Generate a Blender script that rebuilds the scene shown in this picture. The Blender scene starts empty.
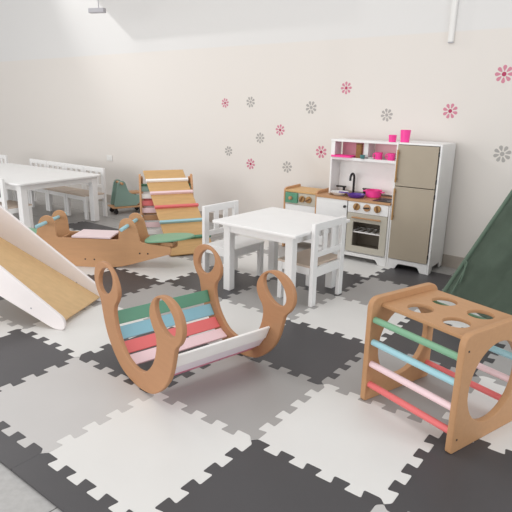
import bpy, bmesh, math, random
from mathutils import Vector, Matrix
random.seed(7)
C = bpy.context.scene.collection
sc = bpy.context.scene
PI = math.pi
R = math.radians

# ------------------------------------------------------------------ materials
def lin(c):
    f = lambda v: v/12.92 if v <= .04045 else ((v+.055)/1.055)**2.4
    return tuple(f(v/255) for v in c) + (1,)
MATS = {}
def mat(name, rgb, rough=.5, spec=.5, noise=0.0, nscale=8, bump=0.0, bscale=60, metal=0, coat=0, stretch=None):
    """plain coloured surface with gentle procedural mottling"""
    if name in MATS: return MATS[name]
    m = bpy.data.materials.new(name); m.use_nodes = True
    nt = m.node_tree; b = nt.nodes['Principled BSDF']
    b.inputs['Roughness'].default_value = rough
    b.inputs['Specular IOR Level'].default_value = spec
    b.inputs['Metallic'].default_value = metal
    b.inputs['Coat Weight'].default_value = coat
    c = lin(rgb)
    tc = nt.nodes.new('ShaderNodeTexCoord')
    n = nt.nodes.new('ShaderNodeTexNoise'); n.inputs['Scale'].default_value = nscale
    n.inputs['Detail'].default_value = 4
    if stretch:
        mp = nt.nodes.new('ShaderNodeMapping'); mp.inputs['Scale'].default_value = stretch
        nt.links.new(tc.outputs['Object'], mp.inputs[0]); nt.links.new(mp.outputs[0], n.inputs['Vector'])
    else:
        nt.links.new(tc.outputs['Object'], n.inputs['Vector'])
    r = nt.nodes.new('ShaderNodeValToRGB')
    r.color_ramp.elements[0].position = .3; r.color_ramp.elements[1].position = .7
    r.color_ramp.elements[0].color = tuple(max(0, v*(1-noise)) for v in c[:3]) + (1,)
    r.color_ramp.elements[1].color = tuple(min(1, v*(1+noise)) for v in c[:3]) + (1,)
    nt.links.new(n.outputs['Fac'], r.inputs[0]); nt.links.new(r.outputs[0], b.inputs['Base Color'])
    if bump:
        n2 = nt.nodes.new('ShaderNodeTexNoise'); n2.inputs['Scale'].default_value = bscale
        nt.links.new(tc.outputs['Object'], n2.inputs['Vector'])
        bp = nt.nodes.new('ShaderNodeBump'); bp.inputs['Strength'].default_value = bump; bp.inputs['Distance'].default_value = .004
        nt.links.new(n2.outputs['Fac'], bp.inputs['Height']); nt.links.new(bp.outputs[0], b.inputs['Normal'])
    MATS[name] = m
    return m

TANSEAT = mat('pale_tan_seat', (206, 188, 172), .45, .4, .04)
WHITE = mat('white_paint', (236, 235, 234), .38, .5, .015)
RAILW = mat('slide_white_paint', (236, 229, 228), .45, .4, .015)
PLY = mat('birch_plywood', (200, 154, 114), .5, .35, .035, 5, stretch=(1.5, 9, 9))
ROCKW = mat('rocker_plywood', (178, 132, 96), .5, .35, .03, 5, stretch=(1.5, 9, 9))
PLYC = mat('light_birch', (187, 143, 104), .5, .35, .03, 5, stretch=(2, 9, 9))
RAMPW = mat('oak_veneer', (208, 168, 116), .5, .35, .07, 5, stretch=(1.5, 9, 9))
SLIDEW = mat('slide_board_wood', (208, 174, 128), .42, .4, .05, 4, stretch=(2, 9, 9))
DARKW = mat('warm_handle_wood', (172, 132, 84), .5, .3, .06)
GREEN = mat('green_paint', (93, 150, 122), .42, .4, .02)
SAGE = mat('sage_green_paint', (128, 174, 142), .42, .4, .02)
TEAL = mat('teal_paint', (140, 188, 202), .42, .4, .02)
SKY = mat('light_blue_paint', (164, 208, 218), .42, .4, .02)
CORAL = mat('coral_red_paint', (228, 116, 116), .42, .4, .02)
PINK = mat('pale_pink_paint', (242, 212, 216), .42, .4, .02)
HOT = mat('rose_pink_paint', (236, 124, 160), .42, .4, .02)
LAV = mat('lavender_white_paint', (247, 236, 244), .42, .4, .02)
OFFW = mat('cream_white_paint', (249, 246, 244), .42, .4, .02)
PADPINK = mat('pale_pink_board', (238, 216, 218), .45, .4, .02)
TAUPE = mat('taupe_door_paint', (170, 158, 140), .5, .35, .015)
TAUPEL = mat('light_taupe_paint', (196, 190, 176), .5, .35, .015)
MAGENTA = mat('magenta_plastic', (250, 70, 160), .35, .5, .02)
PURPLE = mat('purple_plastic', (92, 52, 150), .35, .5, .02)
BLACKP = mat('black_plastic', (34, 32, 34), .35, .5, .02)
DARKG = mat('dark_recess', (62, 56, 54), .5, .3, .03)
KNOBB = mat('brown_knob', (120, 84, 52), .5, .3, .05)
SHAK = mat('brown_wicker', (140, 100, 60), .6, .3, .25, 90)
TEALD = mat('dusty_teal_paint', (138, 166, 156), .5, .35, .03)
CUPT = mat('teal_cup', (80, 130, 130), .4, .4, .03)
PINKBOUNCE = mat('painted_pink_bounce', (240, 192, 198), .5, .3, .02)  # pale pink bounce light in the right cubby, painted into the colour
ROSEBOUNCE = mat('painted_rose_bounce', (226, 160, 174), .5, .3, .02)  # left cubby: bounce from the pink tray painted into the colour
ALU = mat('brushed_grey', (176, 174, 178), .4, .5, .03, metal=0.0)
BRASS = mat('brass', (190, 150, 80), .35, .5, .02, metal=.8)
FGREY = mat('grey_vinyl', (172, 168, 164), .6, .3, .02)
FPINK = mat('pink_vinyl', (206, 134, 152), .6, .3, .02)
FROSE = mat('deep_rose_vinyl', (178, 62, 98), .6, .3, .02)
PLASTW = mat('white_plastic', (228, 226, 223), .4, .4, .01)
CLOTH = mat('green_cotton', (112, 127, 113), .9, .1, .10, 7, .5, 25)
CLOTHD = mat('green_cotton_hem', (100, 117, 103), .9, .1, .08, 7, .3, 40)
FOAM = {'white': mat('white_foam', (221, 219, 216), .42, .45, .02, 3, .12, 300),
        'grey': mat('grey_foam', (163, 160, 158), .40, .45, .025, 3, .12, 300),
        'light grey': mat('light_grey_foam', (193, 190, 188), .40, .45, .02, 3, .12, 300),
        'black': mat('black_foam', (74, 72, 74), .40, .45, .05, 3, .12, 300)}

# ------------------------------------------------------------------ mesh helpers
def new_bm(): return bmesh.new()
def add_box(bm, c, s, rot=None, bevel=.003):
    """box centred c, full size s, optional 3x3/4x4 rotation, softened edges"""
    t = bmesh.new()
    bmesh.ops.create_cube(t, size=1)
    bmesh.ops.scale(t, vec=Vector(s), verts=t.verts)
    if bevel:
        bv = min(bevel, min(s)*.45)
        bmesh.ops.bevel(t, geom=t.edges[:], offset=bv, segments=2, affect='EDGES', profile=.5)
    M = Matrix.Translation(Vector(c)) @ (rot.to_4x4() if rot else Matrix())
    bmesh.ops.transform(t, matrix=M, verts=t.verts)
    me = bpy.data.meshes.new('t'); t.to_mesh(me); t.free(); bm.from_mesh(me); bpy.data.meshes.remove(me)
    return bm
def add_cyl(bm, a, b, r, r2=None, seg=20, bevel=.0):
    a = Vector(a); b = Vector(b); v = b-a
    t = bmesh.new()
    bmesh.ops.create_cone(t, cap_ends=True, segments=seg, radius1=r, radius2=r if r2 is None else r2, depth=v.length)
    if bevel:
        es = [e for e in t.edges if abs(e.verts[0].co.z-e.verts[1].co.z) < 1e-6]
        bmesh.ops.bevel(t, geom=es, offset=bevel, segments=2, affect='EDGES', profile=.5)
    q = Vector((0, 0, 1)).rotation_difference(v.normalized())
    bmesh.ops.transform(t, matrix=Matrix.Translation((a+b)/2) @ q.to_matrix().to_4x4(), verts=t.verts)
    me = bpy.data.meshes.new('t'); t.to_mesh(me); t.free(); bm.from_mesh(me); bpy.data.meshes.remove(me)
    return bm
def add_lathe(bm, prof, c=(0, 0, 0), seg=32):
    """revolve (r,z) profile about z; closed where r == 0"""
    rings = []
    for r, z in prof:
        if r < 1e-6: rings.append([bm.verts.new((c[0], c[1], c[2]+z))])
        else: rings.append([bm.verts.new((c[0]+r*math.cos(2*PI*i/seg), c[1]+r*math.sin(2*PI*i/seg), c[2]+z)) for i in range(seg)])
    for A, B in zip(rings, rings[1:]):
        for i in range(seg):
            j = (i+1) % seg
            if len(A) == 1 and len(B) == 1: continue
            if len(A) == 1: bm.faces.new((A[0], B[j], B[i]))
            elif len(B) == 1: bm.faces.new((A[i], A[j], B[0]))
            else: bm.faces.new((A[i], A[j], B[j], B[i]))
    bmesh.ops.recalc_face_normals(bm, faces=bm.faces[:])
    return bm
def from_curve(cu):
    o = bpy.data.objects.new('tmp', cu); C.objects.link(o)
    dg = bpy.context.evaluated_depsgraph_get(); dg.update()
    me = bpy.data.meshes.new_from_object(o.evaluated_get(dg))
    bpy.data.objects.remove(o); bpy.data.curves.remove(cu)
    return me
def plate_mesh(outline, thick, holes=(), bevel=.003, M=None, smooth_pts=False):
    """flat panel with a 2-D outline (and holes), thickness centred on its own plane"""
    cu = bpy.data.curves.new('c', 'CURVE'); cu.dimensions = '2D'; cu.fill_mode = 'BOTH'
    cu.extrude = max(thick/2-bevel, .0001); cu.bevel_depth = bevel; cu.bevel_resolution = 1; cu.offset = -bevel
    for pts in [outline]+list(holes):
        sp = cu.splines.new('POLY'); sp.points.add(len(pts)-1)
        for p, q in zip(sp.points, pts): p.co = (q[0], q[1], 0, 1)
        sp.use_cyclic_u = True
    me = from_curve(cu)
    if M: me.transform(M)
    return me
def tube_mesh(pts, r, cyclic=False):
    cu = bpy.data.curves.new('c', 'CURVE'); cu.dimensions = '3D'; cu.bevel_depth = r; cu.bevel_resolution = 4
    cu.use_fill_caps = True
    sp = cu.splines.new('POLY'); sp.points.add(len(pts)-1)
    for p, q in zip(sp.points, pts): p.co = (q[0], q[1], q[2], 1)
    sp.use_cyclic_u = cyclic
    return from_curve(cu)
def catmull(pts, n=6, closed=True):
    out = []; N = len(pts)
    rng = range(N) if closed else range(N-1)
    for i in rng:
        g = lambda k: Vector(pts[k % N]) if closed else Vector(pts[min(max(k, 0), N-1)])
        p0, p1, p2, p3 = g(i-1), g(i), g(i+1), g(i+2)
        for k in range(n):
            t = k/n
            out.append(tuple(.5*((2*p1)+(p2-p0)*t+(2*p0-5*p1+4*p2-p3)*t*t+(3*p1-p0-3*p2+p3)*t**3)))
    if not closed: out.append(tuple(pts[-1]))
    return out
def round_poly(pts, rad, n=5):
    """round every corner of a polygon; rad is one radius or one per corner"""
    out = []; N = len(pts)
    for i, p in enumerate(pts):
        r = rad[i] if isinstance(rad, (list, tuple)) else rad
        p = Vector(p); a = Vector(pts[i-1])-p; b = Vector(pts[(i+1) % N])-p
        r = min(r, a.length*.49, b.length*.49)
        if r < 1e-4: out.append(tuple(p)); continue
        A = p+a.normalized()*r; B = p+b.normalized()*r
        for k in range(n+1):
            t = k/n; out.append(tuple(A*(1-t)**2+p*2*t*(1-t)+B*t*t))
    return out
def ellipse(cx, cy, rx, ry, ang=0, n=40):
    ca, sa = math.cos(ang), math.sin(ang)
    return [(cx+rx*math.cos(2*PI*i/n)*ca-ry*math.sin(2*PI*i/n)*sa, cy+rx*math.cos(2*PI*i/n)*sa+ry*math.sin(2*PI*i/n)*ca) for i in range(n)]
# plane maps for plate_mesh: local 2-D (a,b) -> 3-D
XZ = lambda y=0: Matrix(((1, 0, 0, 0), (0, 0, -1, y), (0, 1, 0, 0), (0, 0, 0, 1)))   # a->x, b->z, normal -y
YZ = lambda x=0: Matrix(((0, 0, 1, x), (1, 0, 0, 0), (0, 1, 0, 0), (0, 0, 0, 1)))   # a->y, b->z
XY = lambda z=0: Matrix.Translation((0, 0, z))

def obj(name, geo, m, parent=None, loc=(0, 0, 0), rotz=0, smooth=False):
    if isinstance(geo, bmesh.types.BMesh):
        me = bpy.data.meshes.new(name); geo.to_mesh(me); geo.free()
    else:
        me = geo; me.name = name
    me.materials.clear(); me.materials.append(m)
    for p in me.polygons: p.material_index = 0; p.use_smooth = smooth
    if smooth:
        try: me.set_sharp_from_angle(angle=R(40))
        except Exception: pass
    o = bpy.data.objects.new(name, me); C.objects.link(o)
    o.location = loc; o.rotation_euler = (0, 0, rotz)
    if parent: o.parent = parent
    return o
def tag(o, label, cat, group=None):
    o['label'] = label; o['category'] = cat
    if group: o['group'] = group
    return o
def thing(name, label, cat, loc=(0, 0, 0), rotz=0, group=None):
    o = bpy.data.objects.new(name, None); C.objects.link(o)
    o.empty_display_size = .05
    o.location = loc; o.rotation_euler = (0, 0, rotz)
    return tag(o, label, cat, group)
def struct(o):
    o['kind'] = 'structure'; return o
def dup(root, loc, rotz, label, group=None):
    r = root.copy(); C.objects.link(r); r.location = loc; r.rotation_euler = (0, 0, rotz)
    r['label'] = label
    if group: r['group'] = group
    for ch in list(root.children):
        c = ch.copy(); C.objects.link(c); c.parent = r
        for g in list(ch.children):
            d = g.copy(); C.objects.link(d); d.parent = c
    return r
def box_obj(name, c, s, m, parent=None, bevel=.003, rot=None):
    return obj(name, add_box(new_bm(), c, s, rot, bevel), m, parent)

# ------------------------------------------------------------------ the room
FZ = -.012                                    # tiled floor; mat tops are at z = 0
def floor_mat():
    m = bpy.data.materials.new('grey_floor_tile'); m.use_nodes = True
    nt = m.node_tree; b = nt.nodes['Principled BSDF']; b.inputs['Roughness'].default_value = .4
    tc = nt.nodes.new('ShaderNodeTexCoord')
    br = nt.nodes.new('ShaderNodeTexBrick'); br.offset = 0; br.inputs['Scale'].default_value = 1
    br.inputs['Brick Width'].default_value = .6; br.inputs['Row Height'].default_value = .6; br.inputs['Mortar Size'].default_value = .003
    br.inputs['Color1'].default_value = lin((170, 168, 166)); br.inputs['Color2'].default_value = lin((174, 172, 170)); br.inputs['Mortar'].default_value = lin((90, 88, 86))
    mp = nt.nodes.new('ShaderNodeMapping'); mp.inputs['Rotation'].default_value = (0, 0, R(3)); mp.inputs['Location'].default_value = (.26, .1, 0)
    nt.links.new(tc.outputs['Object'], mp.inputs[0]); nt.links.new(mp.outputs[0], br.inputs['Vector'])
    n = nt.nodes.new('ShaderNodeTexNoise'); n.inputs['Scale'].default_value = 40; n.inputs['Detail'].default_value = 6
    nt.links.new(tc.outputs['Object'], n.inputs['Vector'])
    mx = nt.nodes.new('ShaderNodeMixRGB'); mx.blend_type = 'SOFT_LIGHT'; mx.inputs[0].default_value = .35
    nt.links.new(br.outputs[0], mx.inputs[1]); nt.links.new(n.outputs['Fac'], mx.inputs[2]); nt.links.new(mx.outputs[0], b.inputs['Base Color'])
    return m
def wall_mat():
    m = bpy.data.materials.new('two_tone_wall_paint'); m.use_nodes = True
    nt = m.node_tree; b = nt.nodes['Principled BSDF']; b.inputs['Roughness'].default_value = .7; b.inputs['Specular IOR Level'].default_value = .25
    tc = nt.nodes.new('ShaderNodeTexCoord'); sx = nt.nodes.new('ShaderNodeSeparateXYZ'); nt.links.new(tc.outputs['Object'], sx.inputs[0])
    mr = nt.nodes.new('ShaderNodeMapRange'); mr.inputs[1].default_value = 1.99; mr.inputs[2].default_value = 2.005
    nt.links.new(sx.outputs['Z'], mr.inputs[0])
    mx = nt.nodes.new('ShaderNodeMixRGB'); mx.inputs[1].default_value = lin((224, 218, 212)); mx.inputs[2].default_value = lin((222, 220, 218))
    nt.links.new(mr.outputs[0], mx.inputs[0]); nt.links.new(mx.outputs[0], b.inputs['Base Color'])
    n = nt.nodes.new('ShaderNodeTexNoise'); n.inputs['Scale'].default_value = 120; nt.links.new(tc.outputs['Object'], n.inputs['Vector'])
    bp = nt.nodes.new('ShaderNodeBump'); bp.inputs['Strength'].default_value = .08; bp.inputs['Distance'].default_value = .003
    nt.links.new(n.outputs['Fac'], bp.inputs['Height']); nt.links.new(bp.outputs[0], b.inputs['Normal'])
    return m
WY = 3.2
struct(box_obj('floor', (-3.5, .3, FZ-.03), (13, 6.2, .06), floor_mat(), bevel=0))
struct(box_obj('wall_back', (-3.5, WY+.06, 1.6+FZ), (13, .12, 3.2), wall_mat(), bevel=0))
SKIRT = mat('beige_grey_skirting_tile', (172, 162, 152), .35, .4, .04, 12)
struct(box_obj('baseboard_back', (-3.5, WY-.005, FZ+.057), (13, .01, .114), SKIRT, bevel=.002))
struct(box_obj('shadow_blocker_1', (-4.33, WY-.225, 3.2), (2.2, .45, .6), PLASTW, bevel=.004))  # unseen box added to cast the shadow on the upper wall
# small wall socket plate behind the ride-on
sk = thing('wall_socket', 'small white socket plate low on the wall above the green ride-on toy', 'wall socket', (-5.02, WY-.001, .63))
box_obj('face_plate', (0, -.005, 0), (.12, .01, .08), PLASTW, sk)
box_obj('socket_cover', (0, -.012, -.004), (.06, .006, .05), PLASTW, sk)
# cable trunking on the right of the wall
cd = thing('cable_trunking', 'white vertical cable trunking running up the wall above the refrigerator', 'cable trunking', (-.405, WY, 1.915))
box_obj('channel', (0, -.0125, .64), (.045, .025, 1.28), PLASTW, cd, .002)
box_obj('cover_strip', (.002, -.027, .64), (.03, .005, 1.28), PLASTW, cd, .001)
box_obj('end_cap', (0, -.014, -.004), (.042, .024, .008), ALU, cd, .001)

# ------------------------------------------------------------------ foam mats
S = .6
H = .022; SL = .0045
def edge_pts(sign):
    """tooth line from (0,0) to (S,0): list of (along, offset)"""
    pts = [(0, 0)]
    n = 9; a0 = S*.035; L = (S-2*a0)/n
    s = sign
    for k in range(n):
        x0 = a0+k*L; x1 = x0+L
        pts += [(x0-SL, s*H), (x1+SL, s*H)]
        s = -s
    pts[1] = (a0, sign*H); pts[-1] = (S-a0, pts[-1][1])
    return pts+[(S, 0)]
def edge_sign(u, v, ax): return 1 if (u*7+v*5+ax*3) % 4 < 2 else -1
def tile_mesh(u, v, plain_top=None):
    """one mat with corner (u,v): toothed on its four sides"""
    E = []
    for (x, y) in edge_pts(edge_sign(u, v, 0)): E.append((x, y))
    ex = edge_pts(edge_sign(u+1, v, 1)); E += [(S-y, x) for (x, y) in ex][1:]
    if plain_top: 
        E[-1] = (S, plain_top); E = [p for p in E if p[1] <= plain_top+1e-6]
        E += [(S, plain_top), (0, plain_top)]
    else:
        et = edge_pts(edge_sign(u, v+1, 0)); E += [(x, S+y) for (x, y) in reversed(et)][1:]
    el = edge_pts(edge_sign(u, v, 1)); lft = [(-y, x) for (x, y) in reversed(el)][1:-1]
    if plain_top: lft = [p for p in lft if p[1] <= plain_top-.001]
    E += lft
    pts = []
    for p in E:
        if not pts or (Vector(p)-Vector(pts[-1])).length > 1e-5: pts.append(p)
    return plate_mesh(round_poly(pts, .009, 4), .0112, bevel=.0012, M=XY(-.0056))
COL = {0: 'white', 1: 'black', 2: 'grey'}
MATLAB = {
 (-4, -1): 'white foam mat cut by the left picture edge, beneath the low end of the slide',
 (-3, -1): 'black foam mat at the left picture edge, in front of the slide foot',
 (-2, -1): 'light grey foam mat in front of the rainbow rocker, left of the foreground white mat',
 (-1, -1): 'white foam mat in the foreground left, between the rocker and the dark border',
 (0, -1): 'black foam mat at the bottom middle, between two white foreground mats',
 (1, -1): 'light grey foam mat of which only a corner shows at the bottom right',
 (-5, 0): 'black foam mat at the left under the upper part of the slide',
 (-4, 0): 'grey foam mat under the slide, behind its near white rail',
 (-3, 0): 'white foam mat at the foot of the slide',
 (-2, 0): 'black foam mat under the left curved side of the rocker',
 (-1, 0): 'grey foam mat with the shadow under the front of the rocker',
 (0, 0): 'white foam mat in front of the climbing cube, left of its front foot',
 (1, 0): 'black foam mat under the front foot of the climbing cube, lower right corner',
 (-5, 1): 'white foam mat hidden mostly under the left end of the seesaw',
 (-4, 1): 'black foam mat between the seesaw and the far handle of the rocker',
 (-3, 1): 'grey foam mat behind the green slat of the rocker',
 (-2, 1): 'white foam mat enclosed between the two curved sides of the rocker',
 (-1, 1): 'black foam mat between the rocker and the climbing cube',
 (0, 1): 'grey foam mat under the climbing cube',
 (1, 1): 'white foam mat seen through the round opening of the climbing cube',
 (-5, 2): 'grey foam mat behind the seesaw on its far left side',
 (-4, 2): 'white foam mat between the seesaw and the climbing ramp',
 (-3, 2): 'black foam mat under the left legs of the small white table',
 (-2, 2): 'grey foam mat in front of the nearest leg of the small table',
 (-1, 2): 'white foam mat in front of the small chair with its back turned',
 (0, 2): 'black foam mat behind the front rungs of the climbing cube',
 (1, 2): 'grey foam mat seen behind the blue and pink rear rungs of the cube',
 (-7, 3): 'black foam mat with a straight far edge under the big table',
 (-6, 3): 'black foam mat with a straight far edge behind the seesaw handles',
 (-5, 3): 'black foam mat in front of the green ride-on toy',
 (-4, 3): 'grey foam mat under the lower end of the climbing ramp',
 (-3, 3): 'white foam mat behind the small table, left half',
 (-2, 3): 'black foam mat under the small table, right half',
 (-1, 3): 'grey foam mat between the right small chair and the refrigerator',
 (0, 3): 'white foam mat between climbing cube and green tent',
 (1, 3): 'black foam mat under the front of the green tent',
 (-4, 4): 'white foam mat under the climbing triangle, behind the ramp',
 (-3, 4): 'grey foam mat behind the small table near the toy stove',
 (-2, 4): 'white foam mat in front of the play oven',
 (-1, 4): 'black foam mat in front of the play refrigerator',
 (0, 4): 'grey foam mat right of the refrigerator, beside the green tent',
 (-6, 2): 'black foam mat under the near edge of the big table',
 (-7, 2): 'white foam mat under the left half of the big table',
 (-6, 1): 'black foam mat at the left edge behind the slide',
}
for (u, v), lab in MATLAB.items():
    k = COL[(u-v) % 3]
    if 'black' in lab[:6]: k = 'black'
    if 'white' in lab[:6]: k = 'white'
    if 'grey' in lab[:5]: k = 'grey'
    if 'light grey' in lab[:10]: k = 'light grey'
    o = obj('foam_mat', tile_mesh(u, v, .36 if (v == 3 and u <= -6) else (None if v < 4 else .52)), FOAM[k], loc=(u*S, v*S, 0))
    tag(o, lab, 'floor mat', 'interlocking foam floor mats')
def border_mesh(u):
    top = edge_pts(edge_sign(u, -1, 0))
    pts = [(0, -.123), (S, -.123)]+list(reversed(top))
    return plate_mesh(round_poly(pts, .005, 3), .0112, bevel=.0012, M=XY(-.0056))
for u, w in ((-3, 'before the black mat at the left edge'), (-2, 'before the grey mat at the left'), (-1, 'before the white foreground mat'), (0, 'before the black mat at the bottom')):
    tag(obj('foam_border_strip', border_mesh(u), FOAM['black'], loc=(u*S, -S, 0)), 'dark foam border strip '+w, 'floor mat', 'dark border strips of the foam floor')

# ------------------------------------------------------------------ rainbow rocker
HALF = [(0, 0), (.09, .008), (.175, .033), (.25, .085), (.31, .15), (.347, .215), (.370, .285), (.388, .345), (.425, .382), (.450, .43), (.449, .48), (.425, .523), (.375, .555), (.315, .565), (.255, .553), (.205, .523), (.170, .475), (.165, .43), (.185, .388), (.213, .355), (.222, .31), (.205, .24), (.165, .175), (.10, .118), (.04, .098), (0, .095)]
def mirror_outline(h): return [p for p in h]+[(-x, z) for x, z in reversed(h[1:-1])]
rk = thing('rainbow_rocker', 'wooden rocker with ring handles and rainbow slats in the middle of the mats', 'rocker', (-.643, .309, 0), R(-13.5))
outl = catmull(mirror_outline(HALF), 4)
hole = lambda s: ellipse(s*.308, .466, .097, .066, s*R(-35))
for y in (-.315, .315):
    obj('side_panel', plate_mesh(outl, .024, [hole(1), hole(-1)], .004, XZ(y)), ROCKW, rk, smooth=True)
MID = [(0, .047), (.08, .058), (.15, .088), (.21, .138), (.255, .198), (.285, .265), (.30, .33), (.305, .37)]
def along(pts, d):
    for a, b in zip(pts, pts[1:]):
        L = math.dist(a, b)
        if d <= L:
            t = d/L; return (a[0]+(b[0]-a[0])*t, a[1]+(b[1]-a[1])*t), math.atan2(b[1]-a[1], b[0]-a[0])
        d -= L
    return pts[-1], PI/2
for side, cols, ds in ((-1, (GREEN, TEAL, CORAL, PINK), (.378, .294, .210, .128)), (1, (OFFW, LAV, HOT), (.333, .252, .170))):
    for d, m in zip(ds, cols):
        (x, z), a = along(MID, d)
        rot = Matrix.Rotation(-a if side > 0 else a-0, 3, 'Y')
        o = box_obj('slat', (side*x, 0, z), (.072 if side < 0 else .081, .604, .012), m, rk, .003, rot)
        o['label'] = {'green_paint': 'green slat', 'teal_paint': 'light teal slat', 'coral_red_paint': 'coral red slat', 'pale_pink_paint': 'pale pink slat', 'cream_white_paint': 'white slat', 'lavender_white_paint': 'pale lavender slat', 'rose_pink_paint': 'rose pink slat'}[m.name]

# ------------------------------------------------------------------ climbing cube with rungs
cb = thing('climbing_cube', 'wooden climbing cube with coloured rungs and four holes in its top', 'climbing frame', (.209, .594, 0), R(-18.5))
# local x: left panel -> right panel, local y: depth
CH = .525; CDp = .475; PT = .03; CW = .515
for x in (PT/2, CW-PT/2):
    o = round_poly([(0, 0), (CDp, 0), (CDp, CH), (0, CH)], [.012, .012, .07, .055], 6)
    obj('side_panel', plate_mesh(o, PT, [ellipse(CDp/2+.008, .262, .178, .182)], .004, YZ(x)), PLYC, cb, smooth=True)
holes = [ellipse(x, y, .058, .058) for x in (.165, .355) for y in (.168, .34)]
obj('top_board', plate_mesh([(PT, .065), (CW-PT, .065), (CW-PT, .45), (PT, .45)], .018, holes, .002, XY(.482)), PLYC, cb, smooth=True)
rung_z = [(.416, SAGE, 'sage green rung'), (.304, SKY, 'light blue rung'), (.192, PINK, 'pale pink rung'), (.085, CORAL, 'coral red rung')]
for y in (.026, CDp-.026):
    for z, m, l in rung_z:
        o = obj('rung', add_cyl(new_bm(), (.02, y, z), (CW-.02, y, z), .0155), m, cb, smooth=True); o['label'] = l
for y in (.03, CDp-.03):
    for z in (.06, .455):
        obj('screw', add_cyl(new_bm(), (CW-.001, y, z), (CW+.001, y, z), .005, seg=10), BLACKP, cb)

# ------------------------------------------------------------------ slide
sd = thing('slide', 'white sided wooden slide coming down from the left picture edge', 'slide', (-1.657, .137, 0), R(204.4))
# local x goes up the slide, local y: near rail at 0, far rail at -.517
rail = round_poly([(-.01, 0), (1.25, .63), (1.25, 1.0), (1.1, .93), (-.085, .075), (-.085, .0)], [.05, .05, .1, .05, .05, .07], 6)
for y, l in ((.011, 'near'), (-.506, 'far')):
    obj('side_rail', plate_mesh(rail, .022, (), .005, XZ(y)), RAILW, sd, smooth=True)
ang = math.atan(.5)
Lb = 1.2/math.cos(ang)
box_obj('sliding_board', (-.035+.6, -.2475, .030+.30), (Lb, .495, .014), SLIDEW, sd, .003, Matrix.Rotation(-ang, 3, 'Y'))
for y in (.011, -.506):
    box_obj('support_leg', (1.2, y, .305), (.09, .022, .61), RAILW, sd, .004)
    obj('screw', add_cyl(new_bm(), (.14, y+.0105, .125), (.14, y+.0125, .125), .006, seg=12), ALU, sd)

# ------------------------------------------------------------------ seesaw
ss = thing('seesaw', 'wooden two seat seesaw with blue handle bars behind the slide', 'seesaw', (-2.58, 1.08, 0), R(32.7))
# local x along the length, centred between the posts at x = -.02; near panel y=0, far panel y=.245
side = [(-.25, .02), (-.13, 0), (.10, 0), (.27, .012), (.69, .145), (.69, .205), (.437, .235), (.405, .37), (.375, .425), (.325, .443), (.278, .425), (.258, .37), (.250, .25)]
mirr = side+[(-.04-x, z) for x, z in reversed(side)][:-2]
mirr = [(.10, 0), (.27, .012), (.70, .145), (.70, .205), (.437, .235), (.405, .37), (.375, .425), (.325, .443), (.278, .425), (.258, .37), (.250, .25),
        (-.29, .25), (-.298, .37), (-.318, .425), (-.365, .443), (-.415, .425), (-.445, .37), (-.477, .235), (-.74, .205), (-.74, .145), (-.31, .012), (-.14, 0)]
rr = [.05, .1, .02, .02, .02, .06, .03, .03, .03, .06, .015, .015, .06, .03, .03, .03, .06, .02, .02, .02, .1, .05]
o2 = round_poly(mirr, rr, 4)
for y in (0, .245):
    obj('side_panel', plate_mesh(o2, .02, (), .003, XZ(y)), PLY, ss, smooth=True)
for x in (.335, -.375):
    obj('handle_bar', add_cyl(new_bm(), (x, -.175, .377), (x, .385, .377), .0155, bevel=.004), SKY, ss, smooth=True)
for x, sgn in ((.66, 1), (-.70, -1)):
    pts = [(-.21, -.10), (-.21, .10), (-.10, .145), (.06, .14), (.18, .09), (.235, 0), (.18, -.09), (.06, -.14), (-.10, -.145)]
    me = plate_mesh(catmull(pts, 5), .016, (), .005)
    me.transform(Matrix.Translation((x, .1225, .256)) @ Matrix.Rotation(-sgn*R(6), 4, 'Y') @ Matrix.Diagonal((sgn*.93, 1, 1, 1)))
    if sgn < 0: me.flip_normals()
    s_ = obj('seat', me, SAGE, ss, smooth=True); s_['label'] = 'sage green rounded seat'
    box_obj('seat_support', (x-.0*sgn, .1225, .222), (.10, .225, .034), PLY, ss)
pd = box_obj('centre_board', (-.02+.03, .1225, .262), (.34, .262, .016), PADPINK, ss); pd['label'] = 'pale pink board across the middle'
box_obj('floor_board', (-.02, .1225, .05), (.5, .225, .012), PLY, ss)
for x in (.245, -.285):
    box_obj('cross_panel', (x, .1225, .14), (.016, .225, .18), PLY, ss)
for x in (-.05, .03, .43, .50, -.47, -.54):
    z = .07 if abs(x+.02) < .2 else .14
    obj('screw', add_cyl(new_bm(), (x, -.0095, z), (x, -.012, z), .007, seg=10), BLACKP, ss)

# ------------------------------------------------------------------ climbing triangle and ramp
pk = thing('climbing_triangle', 'wooden climbing triangle with flat coloured rungs standing behind the ramp', 'climbing frame', (-3.03, 2.39, 0), R(50))
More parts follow.
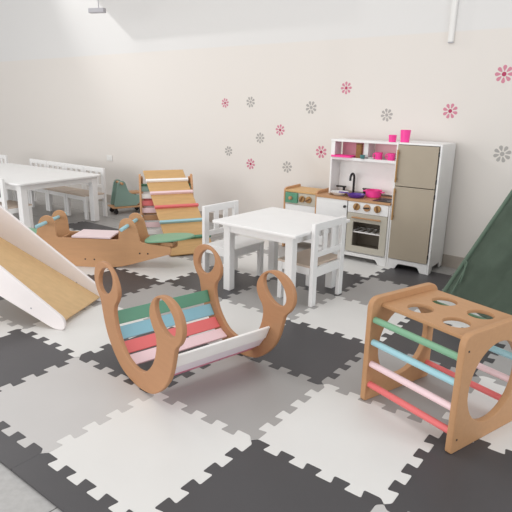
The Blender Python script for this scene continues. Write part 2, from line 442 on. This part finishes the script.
# local x: across, local y: depth (front leg at -y)
PW = .545; PH = .655
for x in (-PW/2, PW/2):
    front = round_poly([(-.033, PH), (.033, PH-.01), (.03, PH-.08), (-.27, 0), (-.335, 0)], [.03, .02, .02, .01, .01], 5)
    rear = round_poly([(.033, PH-.03), (-.02, PH-.03), (.235, 0), (.30, 0)], [.02, .02, .01, .01], 5)
    obj('front_leg', plate_mesh(front, .022, (), .003, YZ(x)), PLY, pk, smooth=True)
    obj('rear_leg', plate_mesh(rear, .020, (), .003, YZ(x+(.021 if x < 0 else -.021))), PLY, pk, smooth=True)
cols = [(TEALD, 'dark teal rung'), (OFFW, 'cream rung'), (CORAL, 'coral red rung'), (PINK, 'pale pink rung'), (PLYC, 'plain wooden rung'), (PINK, 'pale pink rung'), (OFFW, 'cream rung')]
a = math.atan2(PH, .30)
for k, (m, l) in enumerate(cols):
    t = .235+k*.108
    o = box_obj('rung', (0, -.30*t, PH*(1-t)), (PW-.022, .055, .014), m, pk, .003, Matrix.Rotation(a, 3, 'X')); o['label'] = l
    if k < 6: box_obj('rung', (0, .26*t+.01, PH*(1-t)-.02), (PW-.066, .055, .014), m, pk, .003, Matrix.Rotation(-a, 3, 'X'))['label'] = l
o = obj('rung', add_cyl(new_bm(), (-PW/2+.008, 0, PH-.125), (PW/2-.008, 0, PH-.125), .017), GREEN, pk, smooth=True); o['label'] = 'green top rung'

rp = thing('climbing_ramp', 'wide wooden ramp with five coloured cleats leaning on the climbing triangle', 'ramp', (-2.19, 1.93, 0), R(61.5))
RT = 1.05; RZ = .665; RL = math.hypot(RT, RZ); ra = math.atan2(RZ, RT); RW = .44
rotr = Matrix.Rotation(ra, 3, 'X')
up = Vector((0, math.cos(ra), math.sin(ra))); nrm = Vector((0, -math.sin(ra), math.cos(ra)))
box_obj('board', up*RL/2+nrm*.009+Vector((0, 0, .004)), (RW, RL, .018), RAMPW, rp, .004, rotr)
for f, m, l in ((.85, OFFW, 'white cleat'), (.69, PINK, 'pale pink cleat'), (.52, CORAL, 'coral cleat'), (.345, SKY, 'light blue cleat'), (.16, GREEN, 'green cleat')):
    o = box_obj('cleat', up*RL*f+nrm*.031+Vector((0, 0, .004)), (RW+.016, .03, .026), m, rp, .004, rotr); o['label'] = l
box_obj('foot_bar', (0, .05, .012), (RW, .05, .022), PLY, rp)

# ------------------------------------------------------------------ ride-on toy by the wall
rd = thing('ride_on_toy', 'dusty green wooden ride-on animal on wheels against the wall', 'ride-on toy', (-4.40, 2.72, FZ), R(69))
# local x: length (front = -x end nearest the camera), local y: width
for y in (-.085, .085):
    prof = [(.0, .10), (.30, .10), (.36, .16), (.36, .23), (.27, .245), (.21, .27), (.18, .33), (.165, .39), (.14, .425), (.09, .43), (.06, .40), (.045, .33)]
    obj('body_panel', plate_mesh(round_poly(prof, .025, 4), .022, (), .003, XZ(y)), TEALD, rd, smooth=True)
box_obj('seat', (.28, 0, .262), (.20, .19, .018), PLYC, rd)
obj('handle', add_cyl(new_bm(), (.10, -.16, .40), (.10, .16, .40), .016, bevel=.005), PLYC, rd, smooth=True)
box_obj('base_board', (.185, 0, .088), (.42, .25, .018), PLY, rd, .004)
for x in (.02, .36):
    for y in (-.09, .09):
        w = obj('caster', add_cyl(new_bm(), (x, y-.012, .032), (x, y+.012, .032), .032, bevel=.006), BLACKP, rd, smooth=True)
        obj('bracket', add_box(new_bm(), (x, y, .066), (.035, .036, .026)), BLACKP, w)

# ------------------------------------------------------------------ small white chairs
def make_chair(label, loc, rotz, group):
    """faces +x locally; back at x=-.15"""
    t = thing('child_chair', label, 'chair', loc, rotz, group)
    W = .41; D = .31; SH = .295
    for s in (-1, 1):
        obj('back_post', add_box(new_bm(), (-D/2+.015, s*(W/2-.027), .30), (.03, .054, .60), bevel=.004), WHITE, t)
        obj('leg', add_box(new_bm(), (D/2-.018, s*(W/2-.022), .142), (.036, .044, .284), bevel=.004), WHITE, t)
        box_obj('side_apron', (.0, s*(W/2-.014), .255), (D-.07, .018, .055), WHITE, t)
    box_obj('seat', (.018, 0, SH-.006), (D-.02, W-.008, .018), WHITE, t, .004)
    box_obj('front_apron', (D/2-.018, 0, .255), (.02, W-.09, .055), WHITE, t)
    box_obj('rear_apron', (-D/2+.015, 0, .245), (.02, W-.108, .07), WHITE, t)
    box_obj('top_rail', (-D/2+.015, 0, .5725), (.024, W-.108, .055), WHITE, t)
    box_obj('lower_rail', (-D/2+.015, 0, .375), (.022, W-.108, .04), WHITE, t)
    for y in (-.055, .055):
        box_obj('back_slat', (-D/2+.015, y, .47), (.016, .05, .155), WHITE, t)
    return t
g1 = 'white chairs at the small table'; g2 = 'white chairs at the big table'
ch = make_chair('small white chair tucked under the left side of the small table', (-1.475, 1.66, 0), R(-2), g1)
tan = dup(ch, (-.755, 1.695, 0), R(177), 'small white chair right of the small table, its slatted back to the camera', g1)
for c in tan.children:
    if c.name.startswith('seat'):
        c.data = c.data.copy(); c.data.materials[0] = TANSEAT
for x, l in ((-4.45, 'white chair at the big table, rightmost of the row along the wall'), (-4.865, 'white chair in the row along the wall, second from its right end'), (-5.28, 'white chair in the row along the wall, third from its right end'), (-5.70, 'white chair in the row along the wall, fourth from its right end'), (-6.75, 'white chair at the far left end of the row along the wall')):
    dup(tan, (x, 2.37, 0), R(-90), l, g2)
dup(tan, (-4.36, 1.315, 0), R(94), 'white chair on the near side of the big table, cut by the left edge', g2)

# ------------------------------------------------------------------ tables
def make_table(name, label, loc, rotz, W, D, Ht, leg, inset, rad):
    t = thing(name, label, 'table', loc, rotz)
    top = round_poly([(-W/2, -D/2), (W/2, -D/2), (W/2, D/2), (-W/2, D/2)], rad, 5)
    obj('tabletop', plate_mesh(top, .022, (), .004, XY(Ht-.011)), WHITE, t, smooth=True)
    lx = W/2-inset-leg/2; ly = D/2-inset-leg/2
    for sx in (-1, 1):
        for sy in (-1, 1):
            box_obj('leg', (sx*lx, sy*ly, (Ht-.022)/2), (leg, leg, Ht-.022), WHITE, t, .005)
    for sy in (-1, 1): box_obj('apron', (0, sy*(ly+leg/2-.014), Ht-.022-.032), (2*lx-leg, .018, .064), WHITE, t)
    for sx in (-1, 1): box_obj('apron', (sx*(lx+leg/2-.014), 0, Ht-.022-.032), (.018, 2*ly-leg, .064), WHITE, t)
    return t
make_table('play_table', 'small square white table between two white chairs', (-1.02, 1.685, 0), R(-1), .75, .755, .545, .062, .062, .015)
make_table('activity_table', 'big white table with a row of white chairs behind it at the left', (-4.98, 1.735, 0), R(4), 1.93, 1.10, .555, .075, .05, .09)

# ------------------------------------------------------------------ play kitchen row
KO = (-.622, 2.775, 0); KR = R(2)
KM = Matrix.Translation(KO) @ Matrix.Rotation(KR, 4, 'Z')
def kp(x, y, z): return tuple(KM @ Vector((x, y, z)))
def kick_panel(x0, x1, y, h, lift):
    w = x1-x0
    o = [(x0, 0), (x0+.06, 0), (x0+.085, lift), (x1-.085, lift), (x1-.06, 0), (x1, 0), (x1, h), (x0, h)]
    return plate_mesh(round_poly(o, [.003, .01, .02, .02, .01, .003, .002, .002], 4), .014, (), .002, XZ(y))
def handle_bm(x, y, z0, z1):
    bm = new_bm(); add_box(bm, (x, y-.022, (z0+z1)/2), (.014, .014, z1-z0), bevel=.004)
    for z in (z0+.03, z1-.03): add_box(bm, (x, y-.009, z), (.012, .018, .02), bevel=.002)
    return bm
fr = thing('play_refrigerator', 'tall white toy refrigerator with two taupe doors and wooden handles', 'toy refrigerator', KO, KR)
FW, FD, FH = .380, .385, 1.098
for x in (.008, FW-.008):
    sp = [(0.0, 0), (.07, 0), (.095, .05), (FD-.095, .05), (FD-.07, 0), (FD, 0), (FD, FH), (0.0, FH)]
    obj('side_panel', plate_mesh(sp, .016, (), .002, YZ(x)), WHITE, fr)
box_obj('top_panel', (FW/2, FD/2, FH-.008), (FW-.034, FD, .016), WHITE, fr, .002)
box_obj('back_panel', (FW/2, FD-.006, .59), (FW-.034, .01, .98), WHITE, fr, .001)
box_obj('bottom_panel', (FW/2, FD/2, .095), (FW-.034, FD-.03, .014), WHITE, fr, .001)
obj('kick_panel', kick_panel(.017, FW-.017, .009, .088, .05), WHITE, fr)
for z0, z1, h0, h1 in ((.736, 1.078, .765, 1.04), (.094, .730, .44, .715)):
    d = box_obj('door', (FW/2-.004, -.002, (z0+z1)/2), (FW-.038, .014, z1-z0), TAUPE, fr, .002)
    o = obj('handle', handle_bm(.026, -.009, h0, h1), DARKW, d, smooth=True); o['label'] = 'wooden bar handle'
    obj('hinge', add_box(add_box(new_bm(), (FW-.020, -.004, z0+.06), (.008, .016, .035)), (FW-.020, -.004, z1-.06), (.008, .016, .035)), BLACKP, d)

kt = thing('play_kitchen', 'white toy kitchen with wooden worktop, oven and upper shelf', 'toy kitchen', KO, KR)
x0, x1 = -.738, -.004; KD = .36; CZ = .578
for x, h in ((x0+.008, CZ-.022), (x1-.008, CZ-.022)):
    box_obj('side_panel', (x, KD/2, h/2), (.016, KD, h), WHITE, kt, .002)
obj('kick_panel', kick_panel(x0+.017, x1-.017, .009, .078, .045), WHITE, kt)
box_obj('bottom_panel', ((x0+x1)/2, KD/2, .085), (x1-x0-.034, KD-.03, .014), WHITE, kt, .001)
box_obj('back_panel', ((x0+x1)/2, KD-.006, .33), (x1-x0-.034, .01, .46), WHITE, kt, .001)
# worktop with a sink opening
sink = round_poly([(-.66, .08), (-.48, .08), (-.48, .22), (-.66, .22)], .025, 4)
obj('worktop', plate_mesh([(x0-.004, -.018), (x1, -.018), (x1, KD), (x0-.004, KD)], .02, [sink], .002, XY(CZ-.01)), PLYC, kt)
bm = new_bm(); add_box(bm, (-.57, .15, CZ-.055), (.175, .135, .006), bevel=.001)
for sx in (-1, 1): add_box(bm, (-.57+sx*.088, .15, CZ-.038), (.004, .14, .036), bevel=0)
for sy in (-1, 1): add_box(bm, (-.57, .15+sy*.069, CZ-.038), (.176, .004, .036), bevel=0)
obj('sink_basin', bm, ALU, kt)
# left cupboard door, control panel, oven
dd = box_obj('cupboard_door', (-.570, .0, .33), (.31, .014, .47), WHITE, kt, .002)
obj('knob', add_cyl(new_bm(), (-.435, -.007, .50), (-.435, -.028, .50), .012, bevel=.003), BLACKP, dd, smooth=True)
cp = box_obj('control_panel', (-.213, -.001, .505), (.385, .014, .10), WHITE, kt, .002)
for k, x in enumerate((-.318, -.218, -.118)):
    bm = new_bm(); add_cyl(bm, (x, -.008, .512), (x, -.024, .512), .032, bevel=.004, seg=28)
    o = obj('dial', bm, DARKW if k != 1 else PLYC, cp, smooth=True)
    obj('dial_grip', add_box(new_bm(), (x, -.030, .512), (.012, .014, .058), Matrix.Rotation(R((20, 85, -15)[k]), 3, 'Y'), .003), KNOBB if k != 1 else BLACKP, o)
ov = round_poly([(-.406, .092), (-.022, .092), (-.022, .452), (-.406, .452)], .004, 3)
win = round_poly([(-.345, .148), (-.083, .148), (-.083, .372), (-.345, .372)], .008, 3)
od = obj('oven_door', plate_mesh(ov, .016, [win], .002, XZ(-.001)), TAUPEL, kt)
bm = new_bm(); add_box(bm, (-.213, -.031, .415), (.28, .014, .014), bevel=.005)
for x in (-.31, -.10): add_box(bm, (x, -.018, .415), (.016, .02, .012), bevel=.002)
o = obj('handle', bm, PLYC, od); o['label'] = 'wooden bar handle'
OVIN = mat('oven_interior', (150, 140, 128), .6, .3, .02)
bm = new_bm(); add_box(bm, (-.21, .24, .275), (.376, .008, .34), bevel=0)
for x in (-.396, -.024): add_box(bm, (x, .12, .275), (.006, .235, .34), bevel=0)
add_box(bm, (-.21, .12, .108), (.376, .235, .006), bevel=0); add_box(bm, (-.21, .12, .448), (.376, .235, .006), bevel=0)
obj('oven_cavity', bm, OVIN, kt)
bm = new_bm()
add_box(bm, (-.21, .02, .275), (.366, .02, .012)); add_box(bm, (-.21, .215, .275), (.366, .02, .012))
for k in range(6): add_box(bm, (-.362+k*.061, .118, .277), (.022, .18, .008))
o = obj('oven_rack', bm, OFFW, kt); o['label'] = 'cream slatted oven rack'
# upper shelf unit
hx0, hx1 = -.700, -.012; hy0, hy1 = .165, .352; HT = 1.085; SZ = .925
box_obj('shelf_side', (hx0+.008, (hy0+hy1)/2, (CZ+HT)/2), (.016, hy1-hy0, HT-CZ), WHITE, kt, .002)
box_obj('shelf_side', (hx1-.008, (hy0+hy1)/2, (CZ+HT)/2), (.016, hy1-hy0, HT-CZ), WHITE, kt, .002)
box_obj('shelf_top', ((hx0+hx1)/2, (hy0+hy1)/2-.002, HT-.009), (hx1-hx0+.004, hy1-hy0+.004, .02), WHITE, kt, .002)
box_obj('shelf_board', ((hx0+hx1)/2, (hy0+hy1)/2-.002, SZ-.012), (hx1-hx0-.034, hy1-hy0+.004, .026), WHITE, kt, .002)
box_obj('splash_back', ((hx0+hx1)/2, hy1-.006, (CZ+SZ)/2), (hx1-hx0-.034, .010, SZ-CZ-.03), OFFW, kt, .001)
box_obj('divider', (-.365, (hy0+hy1)/2+.018, (SZ+HT)/2), (.045, hy1-hy0-.04, HT-SZ-.02), WHITE, kt, .002)
box_obj('cubby_back', (-.53, hy1-.006, (SZ+HT)/2), (.27, .01, HT-SZ-.022), ROSEBOUNCE, kt, 0)['label'] = 'cubby back with pink tray bounce painted in'
box_obj('cubby_back', (-.183, hy1-.006, (SZ+HT)/2), (.30, .01, HT-SZ-.022), PINKBOUNCE, kt, 0)['label'] = 'cubby back with pale pink bounce painted in'
box_obj('cubby_frame', (hx0+.028, hy0+.006, (SZ+HT)/2), (.024, .012, HT-SZ-.022), WHITE, kt, .001)
# tap, valves, hob
fx, fy = -.50, .29
pts = [(fx, fy, CZ), (fx, fy, CZ+.15)]+[(fx, fy-.042+.042*math.cos(t), CZ+.15+.042*math.sin(t)) for t in [PI*k/10 for k in range(1, 11)]]+[(fx, fy-.084, CZ+.13)]
fa = obj('faucet', tube_mesh(pts, .011), BLACKP, kt, smooth=True); fa['label'] = 'black gooseneck faucet'
for x in (-.60, -.385):
    bm = new_bm(); add_cyl(bm, (x, fy, CZ), (x, fy, CZ+.05), .013, bevel=.002); add_box(bm, (x-.03 if x < -.5 else x+.03, fy-.0, CZ+.056), (.10, .022, .014), bevel=.004)
    obj('tap_handle', bm, BLACKP, kt)
hb = box_obj('hob_plate', (-.10, .10, CZ+.003), (.16, .19, .006), BLACKP, kt, .002)
for yy in (.055, .145):
    obj('hob_ring', plate_mesh(ellipse(-.10, yy, .036, .036), .003, [ellipse(-.10, yy, .026, .026)], .0005, XY(CZ+.0068)), DARKG, hb)

# things standing on the kitchen
def at(name, label, cat, x, y, z, group=None, rz=0): return thing(name, label, cat, kp(x, y, z), KR+rz, group)
pl_ = obj('plate', add_lathe(new_bm(), [(0, 0), (.045, 0), (.05, .004), (.088, .026), (.091, .031), (.086, .030), (.05, .009), (0, .007)]), PLASTW, loc=kp(-.558, .105, CZ+.001), smooth=True)
tag(pl_, 'white toy plate lying over the sink', 'plate')
pn = at('frying_pan', 'purple toy pan on the worktop in front of the pink pot', 'toy pan', -.375, .085, CZ+.001)
obj('bowl', add_lathe(new_bm(), [(0, 0), (.058, 0), (.072, .010), (.082, .030), (.078, .031), (.066, .012), (0, .008)]), PURPLE, pn, smooth=True)
box_obj('handle', (-.118, -.02, .036), (.09, .024, .010), PURPLE, pn, .004, Matrix.Rotation(R(10), 3, 'Z'))
pt = at('cooking_pot', 'bright pink toy pot with two handles on the hob end of the worktop', 'toy pot', -.262, .215, CZ+.001)
obj('bowl', add_lathe(new_bm(), [(0, 0), (.062, 0), (.069, .006), (.074, .058), (.078, .061), (.077, .065), (.070, .063), (.065, .012), (0, .009)]), MAGENTA, pt, smooth=True)
for s in (-1, 1): box_obj('handle', (s*.086, 0, .05), (.028, .045, .010), MAGENTA, pt, .004)
def mug_bm():
    return add_lathe(new_bm(), [(0, 0), (.030, 0), (.032, .004), (.034, .062), (.031, .062), (.029, .008), (0, .007)], seg=28)
def handle_ring(r=.02, x=.034, z=.033): return tube_mesh([(x+r*.8*math.sin(t), 0, z+r*math.cos(t)) for t in [PI*k/10 for k in range(11)]], .005)
gm = 'pink toy mugs in the right cubby'
m1 = at('mug', 'pink toy mug in the right cubby, the left of two', 'toy mug', -.235, .20, SZ+.001, gm, R(200))
obj('body', mug_bm(), MAGENTA, m1, smooth=True); obj('handle', handle_ring(), MAGENTA, m1, smooth=True)
dup(m1, kp(-.115, .195, SZ+.001), KR+R(190), 'pink toy mug in the right cubby, the one next to the refrigerator', gm)
sc_ = obj('saucer', add_lathe(new_bm(), [(0, 0), (.025, 0), (.036, .010), (.034, .012), (.025, .005), (0, .004)]), PLASTW, loc=kp(-.305, .20, SZ+.001), smooth=True)
tag(sc_, 'small white toy saucer beside the pink mug in the right cubby', 'toy saucer')
tr = at('tray', 'flat pink toy tray sticking out of the left cubby', 'toy tray', -.59, .18, SZ+.001)
tr_m = obj('dish', plate_mesh(round_poly([(-.10, -.05), (.115, -.05), (.115, .08), (-.10, .08)], .03, 5), .008, (), .002, XY(.004)), MAGENTA, tr)
obj('rim', tube_mesh([(p[0], p[1], .012) for p in round_poly([(-.095, -.045), (.11, -.045), (.11, .075), (-.095, .075)], .03, 5)], .005, True), MAGENTA, tr, smooth=True)
bx = at('spice_box', 'brown woven toy box standing in the left cubby', 'toy box', -.423, .192, SZ+.001)
box_obj('body', (0, 0, .06), (.052, .04, .12), SHAK, bx, .004)
box_obj('lid', (0, 0, .126), (.056, .044, .012), KNOBB, bx, .003)
tc_ = obj('cup', add_lathe(new_bm(), [(0, 0), (.016, 0), (.021, .008), (.023, .034), (.020, .034), (.016, .008), (0, .006)], seg=24), CUPT, loc=kp(-.352, .158, SZ+.001), smooth=True)
# stands in front of the divider edge on the shelf board
tc_.location = kp(-.37, .150, SZ+.001)
tag(tc_, 'tiny teal toy cup beside the brown box on the shelf', 'toy cup')
c1 = at('tumbler', 'small pink toy tumbler on top of the kitchen, left of the taller one', 'toy cup', -.12, .20, HT+.002, 'pink tumblers on the kitchen top')
obj('body', add_lathe(new_bm(), [(0, 0), (.031, 0), (.035, .06), (.032, .06), (.028, .006), (0, .005)], seg=28), MAGENTA, c1, smooth=True)
c2 = at('tumbler', 'taller pink toy tumbler on top where kitchen and refrigerator meet', 'toy cup', .045, .055, FH+.001, 'pink tumblers on the kitchen top')
obj('body', add_lathe(new_bm(), [(0, 0), (.036, 0), (.043, .10), (.040, .10), (.034, .006), (0, .005)], seg=28), MAGENTA, c2, smooth=True)

# toy stove at the left end
st = thing('toy_stove', 'low wooden toy stove with green drawer left of the play kitchen', 'toy stove', kp(-1.118, .02, 0), KR)
SW, SD, SHt = .372, .30, .575
for x in (.008, SW-.008):
    sp = [(0, 0), (SD, 0), (SD, SHt+.035), (.03, SHt+.03), (0, SHt+.012)]
    obj('side_panel', plate_mesh(round_poly(sp, [.005, .005, .015, .02, .01], 4), .016, (), .002, YZ(x)), PLY, st)
box_obj('top_board', (SW/2, SD/2, SHt), (SW-.034, SD, .018), RAMPW, st, .002)
box_obj('control_panel', (SW/2, .014, .505), (SW-.034, .014, .115), TAUPEL, st, .002)
dr = box_obj('drawer', (.095, .0, .512), (.135, .03, .098), GREEN, st, .003); dr['label'] = 'green drawer front'
obj('knob', add_cyl(new_bm(), (.095, -.015, .512), (.095, -.045, .512), .017, bevel=.005), PLYC, dr, smooth=True)
for x in (.21, .285):
    o = obj('dial', add_cyl(new_bm(), (x, .006, .51), (x, -.014, .51), .031, bevel=.004, seg=28), DARKW, st, smooth=True)
    obj('dial_grip', add_box(new_bm(), (x, -.020, .51), (.012, .014, .056), Matrix.Rotation(R(30 if x < .25 else 60), 3, 'Y'), .003), KNOBB, o)
box_obj('front_panel', (SW/2, .014, .265), (SW-.034, .014, .36), WHITE, st, .002)

# ------------------------------------------------------------------ flower stickers
def flower(x, z, col, size, rz):
    t = thing('flower_sticker', '', 'wall sticker', (x, WY-.0006, z), 0, ('pink' if col == 'p' else 'grey')+' flower stickers on the wall')
    bm_pts = []
    cu_me = bmesh.new()
    for k in range(8):
        a = rz+k*PI/4
        pts = [(.17, .0), (.27, .065), (.40, .105), (.48, .075), (.51, 0), (.48, -.075), (.40, -.105), (.27, -.065)]
        pts = catmull(pts, 3)
        P2 = [((px*math.cos(a)-py*math.sin(a))*size, (px*math.sin(a)+py*math.cos(a))*size) for px, py in pts]
        me = plate_mesh(P2, .001, (), .0001, XZ(0)); cu_me.from_mesh(me); bpy.data.meshes.remove(me)
    obj('petals', cu_me, FPINK if col == 'p' else FGREY, t)
    obj('centre', plate_mesh(ellipse(0, 0, size*.13, size*.13, 0, 20), .0012, (), .0001, XZ(-.0003)), FROSE if col == 'p' else FGREY, t)
    return t
FL = [(-2.888, 1.399, 'p', .095, 'pink flower sticker farthest left in the upper row on the wall'),
      (-2.521, 1.413, 'g', .105, 'grey flower sticker right of the farthest left pink one'),
      (-1.36, 1.554, 'p', .105, 'pink flower sticker highest above the kitchen shelf, left of the trunking'),
      (-1.743, 1.367, 'g', .115, 'grey flower sticker between two pink ones, left of and above the kitchen'),
      (-2.116, 1.131, 'p', .105, 'pink flower sticker in the middle of the left cluster'),
      (-.923, 1.313, 'g', .105, 'grey flower sticker directly above the small pink tumbler'),
      (-.347, 1.36, 'p', .115, 'pink flower sticker above the refrigerator, below the trunking'),
      (-2.38, 1.035, 'g', .105, 'grey flower sticker left below the middle pink one'),
      (-2.832, .865, 'g', .10, 'grey flower sticker lowest at the left of the cluster'),
      (-2.506, .742, 'p', .11, 'pink flower sticker lowest above the small white chair'),
      (-2.009, .748, 'g', .11, 'grey flower sticker just above the toy stove'),
      (-1.599, .933, 'p', .115, 'pink flower sticker touching the left end of the kitchen shelf'),
      (.046, 1.653, 'p', .125, 'pink flower sticker at the right picture edge, the highest'),
      (.118, 1.027, 'g', .125, 'grey flower sticker at the right edge above the green tent')]
for i, (x, z, c, s, l) in enumerate(FL):
    flower(x, z, c, s*1.1, .2+i*.31)['label'] = l

# ------------------------------------------------------------------ hanging lamp bar, upper left
lp = thing('hanging_track_light', 'grey hanging track light bar on a thin rod, upper left', 'lamp', (-4.26, 2.55, 2.385))
box_obj('bar', (0, 0, 0), (.20, .06, .05), ALU, lp, .006, Matrix.Rotation(R(20), 3, 'Z'))
obj('rod', add_cyl(new_bm(), (.03, 0, .02), (.03, 0, .80), .005), ALU, lp, smooth=True)

# ------------------------------------------------------------------ green tent
tn = thing('play_tent', 'green cotton play tent at the right edge behind the climbing cube', 'play tent', (.62, 2.42, 0), R(0))
TB = 1.15; TH = 1.55
import mathutils
def tent_panel(a, b, apex, folds, seed, n=44, open_=False):
    """fabric between two floor corners and the apex with soft folds"""
    bm = new_bm(); rows = []
    a, b, apex = Vector(a), Vector(b), Vector(apex)
    nr = (b-a).cross(apex-a).normalized()
    rnd = random.Random(seed); ph = [rnd.uniform(0, 6.28) for _ in range(4)]
    for i in range(n+1):
        f = i/n
        L = a.lerp(apex, f*.97); Rr = b.lerp(apex, f*.97)
        row = []
        for j in range(n+1):
            g = j/n; p = L.lerp(Rr, g)
            w = math.sin(PI*g)
            d = -.05*w*(1-f)*math.sin(PI*min(1, f*1.3+.1))+w*(1-f*.6)*(.022*math.sin(g*15-f*13+ph[0])+.020*math.sin(g*8-f*19+ph[1])+.011*abs(math.sin(g*17-f*24+ph[2]))+.008*math.sin(g*38-f*9+ph[3]))
            row.append(bm.verts.new(p+nr*d))
        rows.append(row)
    for i in range(n):
        for j in range(n): bm.faces.new((rows[i][j], rows[i][j+1], rows[i+1][j+1], rows[i+1][j]))
    ret = bmesh.ops.solidify(bm, geom=bm.faces[:], thickness=.004)
    bmesh.ops.recalc_face_normals(bm, faces=bm.faces[:])
    return bm
cs = [(-.59, -.11, 0), (.30, -.62, 0), (.80, .27, 0), (-.08, .70, 0)]
ap = (.10, .06, TH)
for i in range(4):
    obj('fabric_panel', tent_panel(cs[i], cs[(i+1) % 4], ap, 5, i+3), CLOTH, tn, smooth=True)
for i in range(4):
    a = Vector(cs[i]); v = Vector(ap)-a
    obj('pole', add_cyl(new_bm(), a+Vector((0, 0, .012))+v*.01, a+v*1.12, .010), PLYC, tn, smooth=True)
    out = (a-Vector((ap[0], ap[1], 0))).normalized()
    obj('pole_sleeve', add_cyl(new_bm(), a+v*.02+out*.006, a+v*.95+out*.004, .015, .013, seg=16), CLOTHD, tn, smooth=True)
# tie strap on the front panel
a = Vector(cs[0]); b = Vector(cs[1]); ax = Vector(ap)
def on_panel(g, f): return (a.lerp(ax, f)).lerp(b.lerp(ax, f), g)+Vector((-.012, -.028, .004))
pts = [on_panel(.02, .20), on_panel(.055, .19), on_panel(.075, .12), on_panel(.085, .04)]
obj('tie_strap', tube_mesh(catmull(pts, 6, False), .006), CLOTHD, tn, smooth=True)
pts = [on_panel(.02, .20), on_panel(.07, .16), on_panel(.10, .10)]
obj('tie_strap', tube_mesh(catmull(pts, 6, False), .005), CLOTHD, tn, smooth=True)

# ------------------------------------------------------------------ camera (solved from the mat grid)
q = [525.006558, 2.21589969, .274159650, .0214727027, 1.93578911*S, -2.55901438*S, 2.24648605*S]
f, yaw, p, rl = q[:4]
fw = Vector((math.cos(yaw)*math.cos(p), math.sin(yaw)*math.cos(p), -math.sin(p)))
rt = Vector((math.sin(yaw), -math.cos(yaw), 0)); upv = rt.cross(fw)
RR = math.cos(rl)*rt+math.sin(rl)*upv; UU = -math.sin(rl)*rt+math.cos(rl)*upv
cam = bpy.data.cameras.new('camera'); co = bpy.data.objects.new('camera', cam); C.objects.link(co)
cam.sensor_width = 36; cam.lens = f/512*36; cam.clip_start = .02
M = Matrix((RR, UU, -fw)).transposed().to_4x4(); M.translation = Vector(q[4:7])
co.matrix_world = M
sc.camera = co

# ------------------------------------------------------------------ light
w = bpy.data.worlds.new('room_light'); sc.world = w; w.use_nodes = True
bg = w.node_tree.nodes['Background']; bg.inputs[0].default_value = (1.0, 1.0, .995, 1); bg.inputs[1].default_value = .70
def area(name, loc, size, power, target=None, col=(1, .995, .985), sy=None):
    l = bpy.data.lights.new(name, 'AREA'); l.energy = power; l.size = size; l.color = col
    if sy: l.shape = 'RECTANGLE'; l.size_y = sy
    o = bpy.data.objects.new(name, l); C.objects.link(o); o.location = loc
    if target: o.rotation_euler = (Vector(target)-Vector(loc)).to_track_quat('-Z', 'Y').to_euler()
    return o
area('ceiling_lamp', (-1.0, .2, 3.4), 1.4, 22, None, sy=1.0)
area('ceiling_lamp', (-4.6, .4, 3.4), 1.4, 26, None, sy=1.0)
area('window_and_fill', (-3.2, -5.0, 1.5), 8.0, 215, (-3.2, 3.2, 1.0), (1, 1, 1), 2.2)  # fill lamp added behind the camera to brighten upright faces
area('window_and_fill', (3.8, .8, 1.9), 1.6, 45, (-1, 1.2, .5), (.9, .95, 1), 1.5)
sp = bpy.data.lights.new('shadow_spot', 'SPOT'); sp.energy = 430; sp.spot_size = R(48); sp.spot_blend = 1; sp.shadow_soft_size = .04  # added out-of-view spot that throws the box's shadow on the wall
so = bpy.data.objects.new('shadow_spot', sp); C.objects.link(so); so.location = (-7.83, 1.7, 4.7)
so.rotation_euler = (Vector((-3.5, 3.2, 2.2))-so.location).to_track_quat('-Z', 'Y').to_euler()
vs = sc.view_settings
vs.view_transform = 'Standard'; vs.look = 'None'; vs.gamma = 1; vs.use_curve_mapping = False
vs.exposure = 0.0
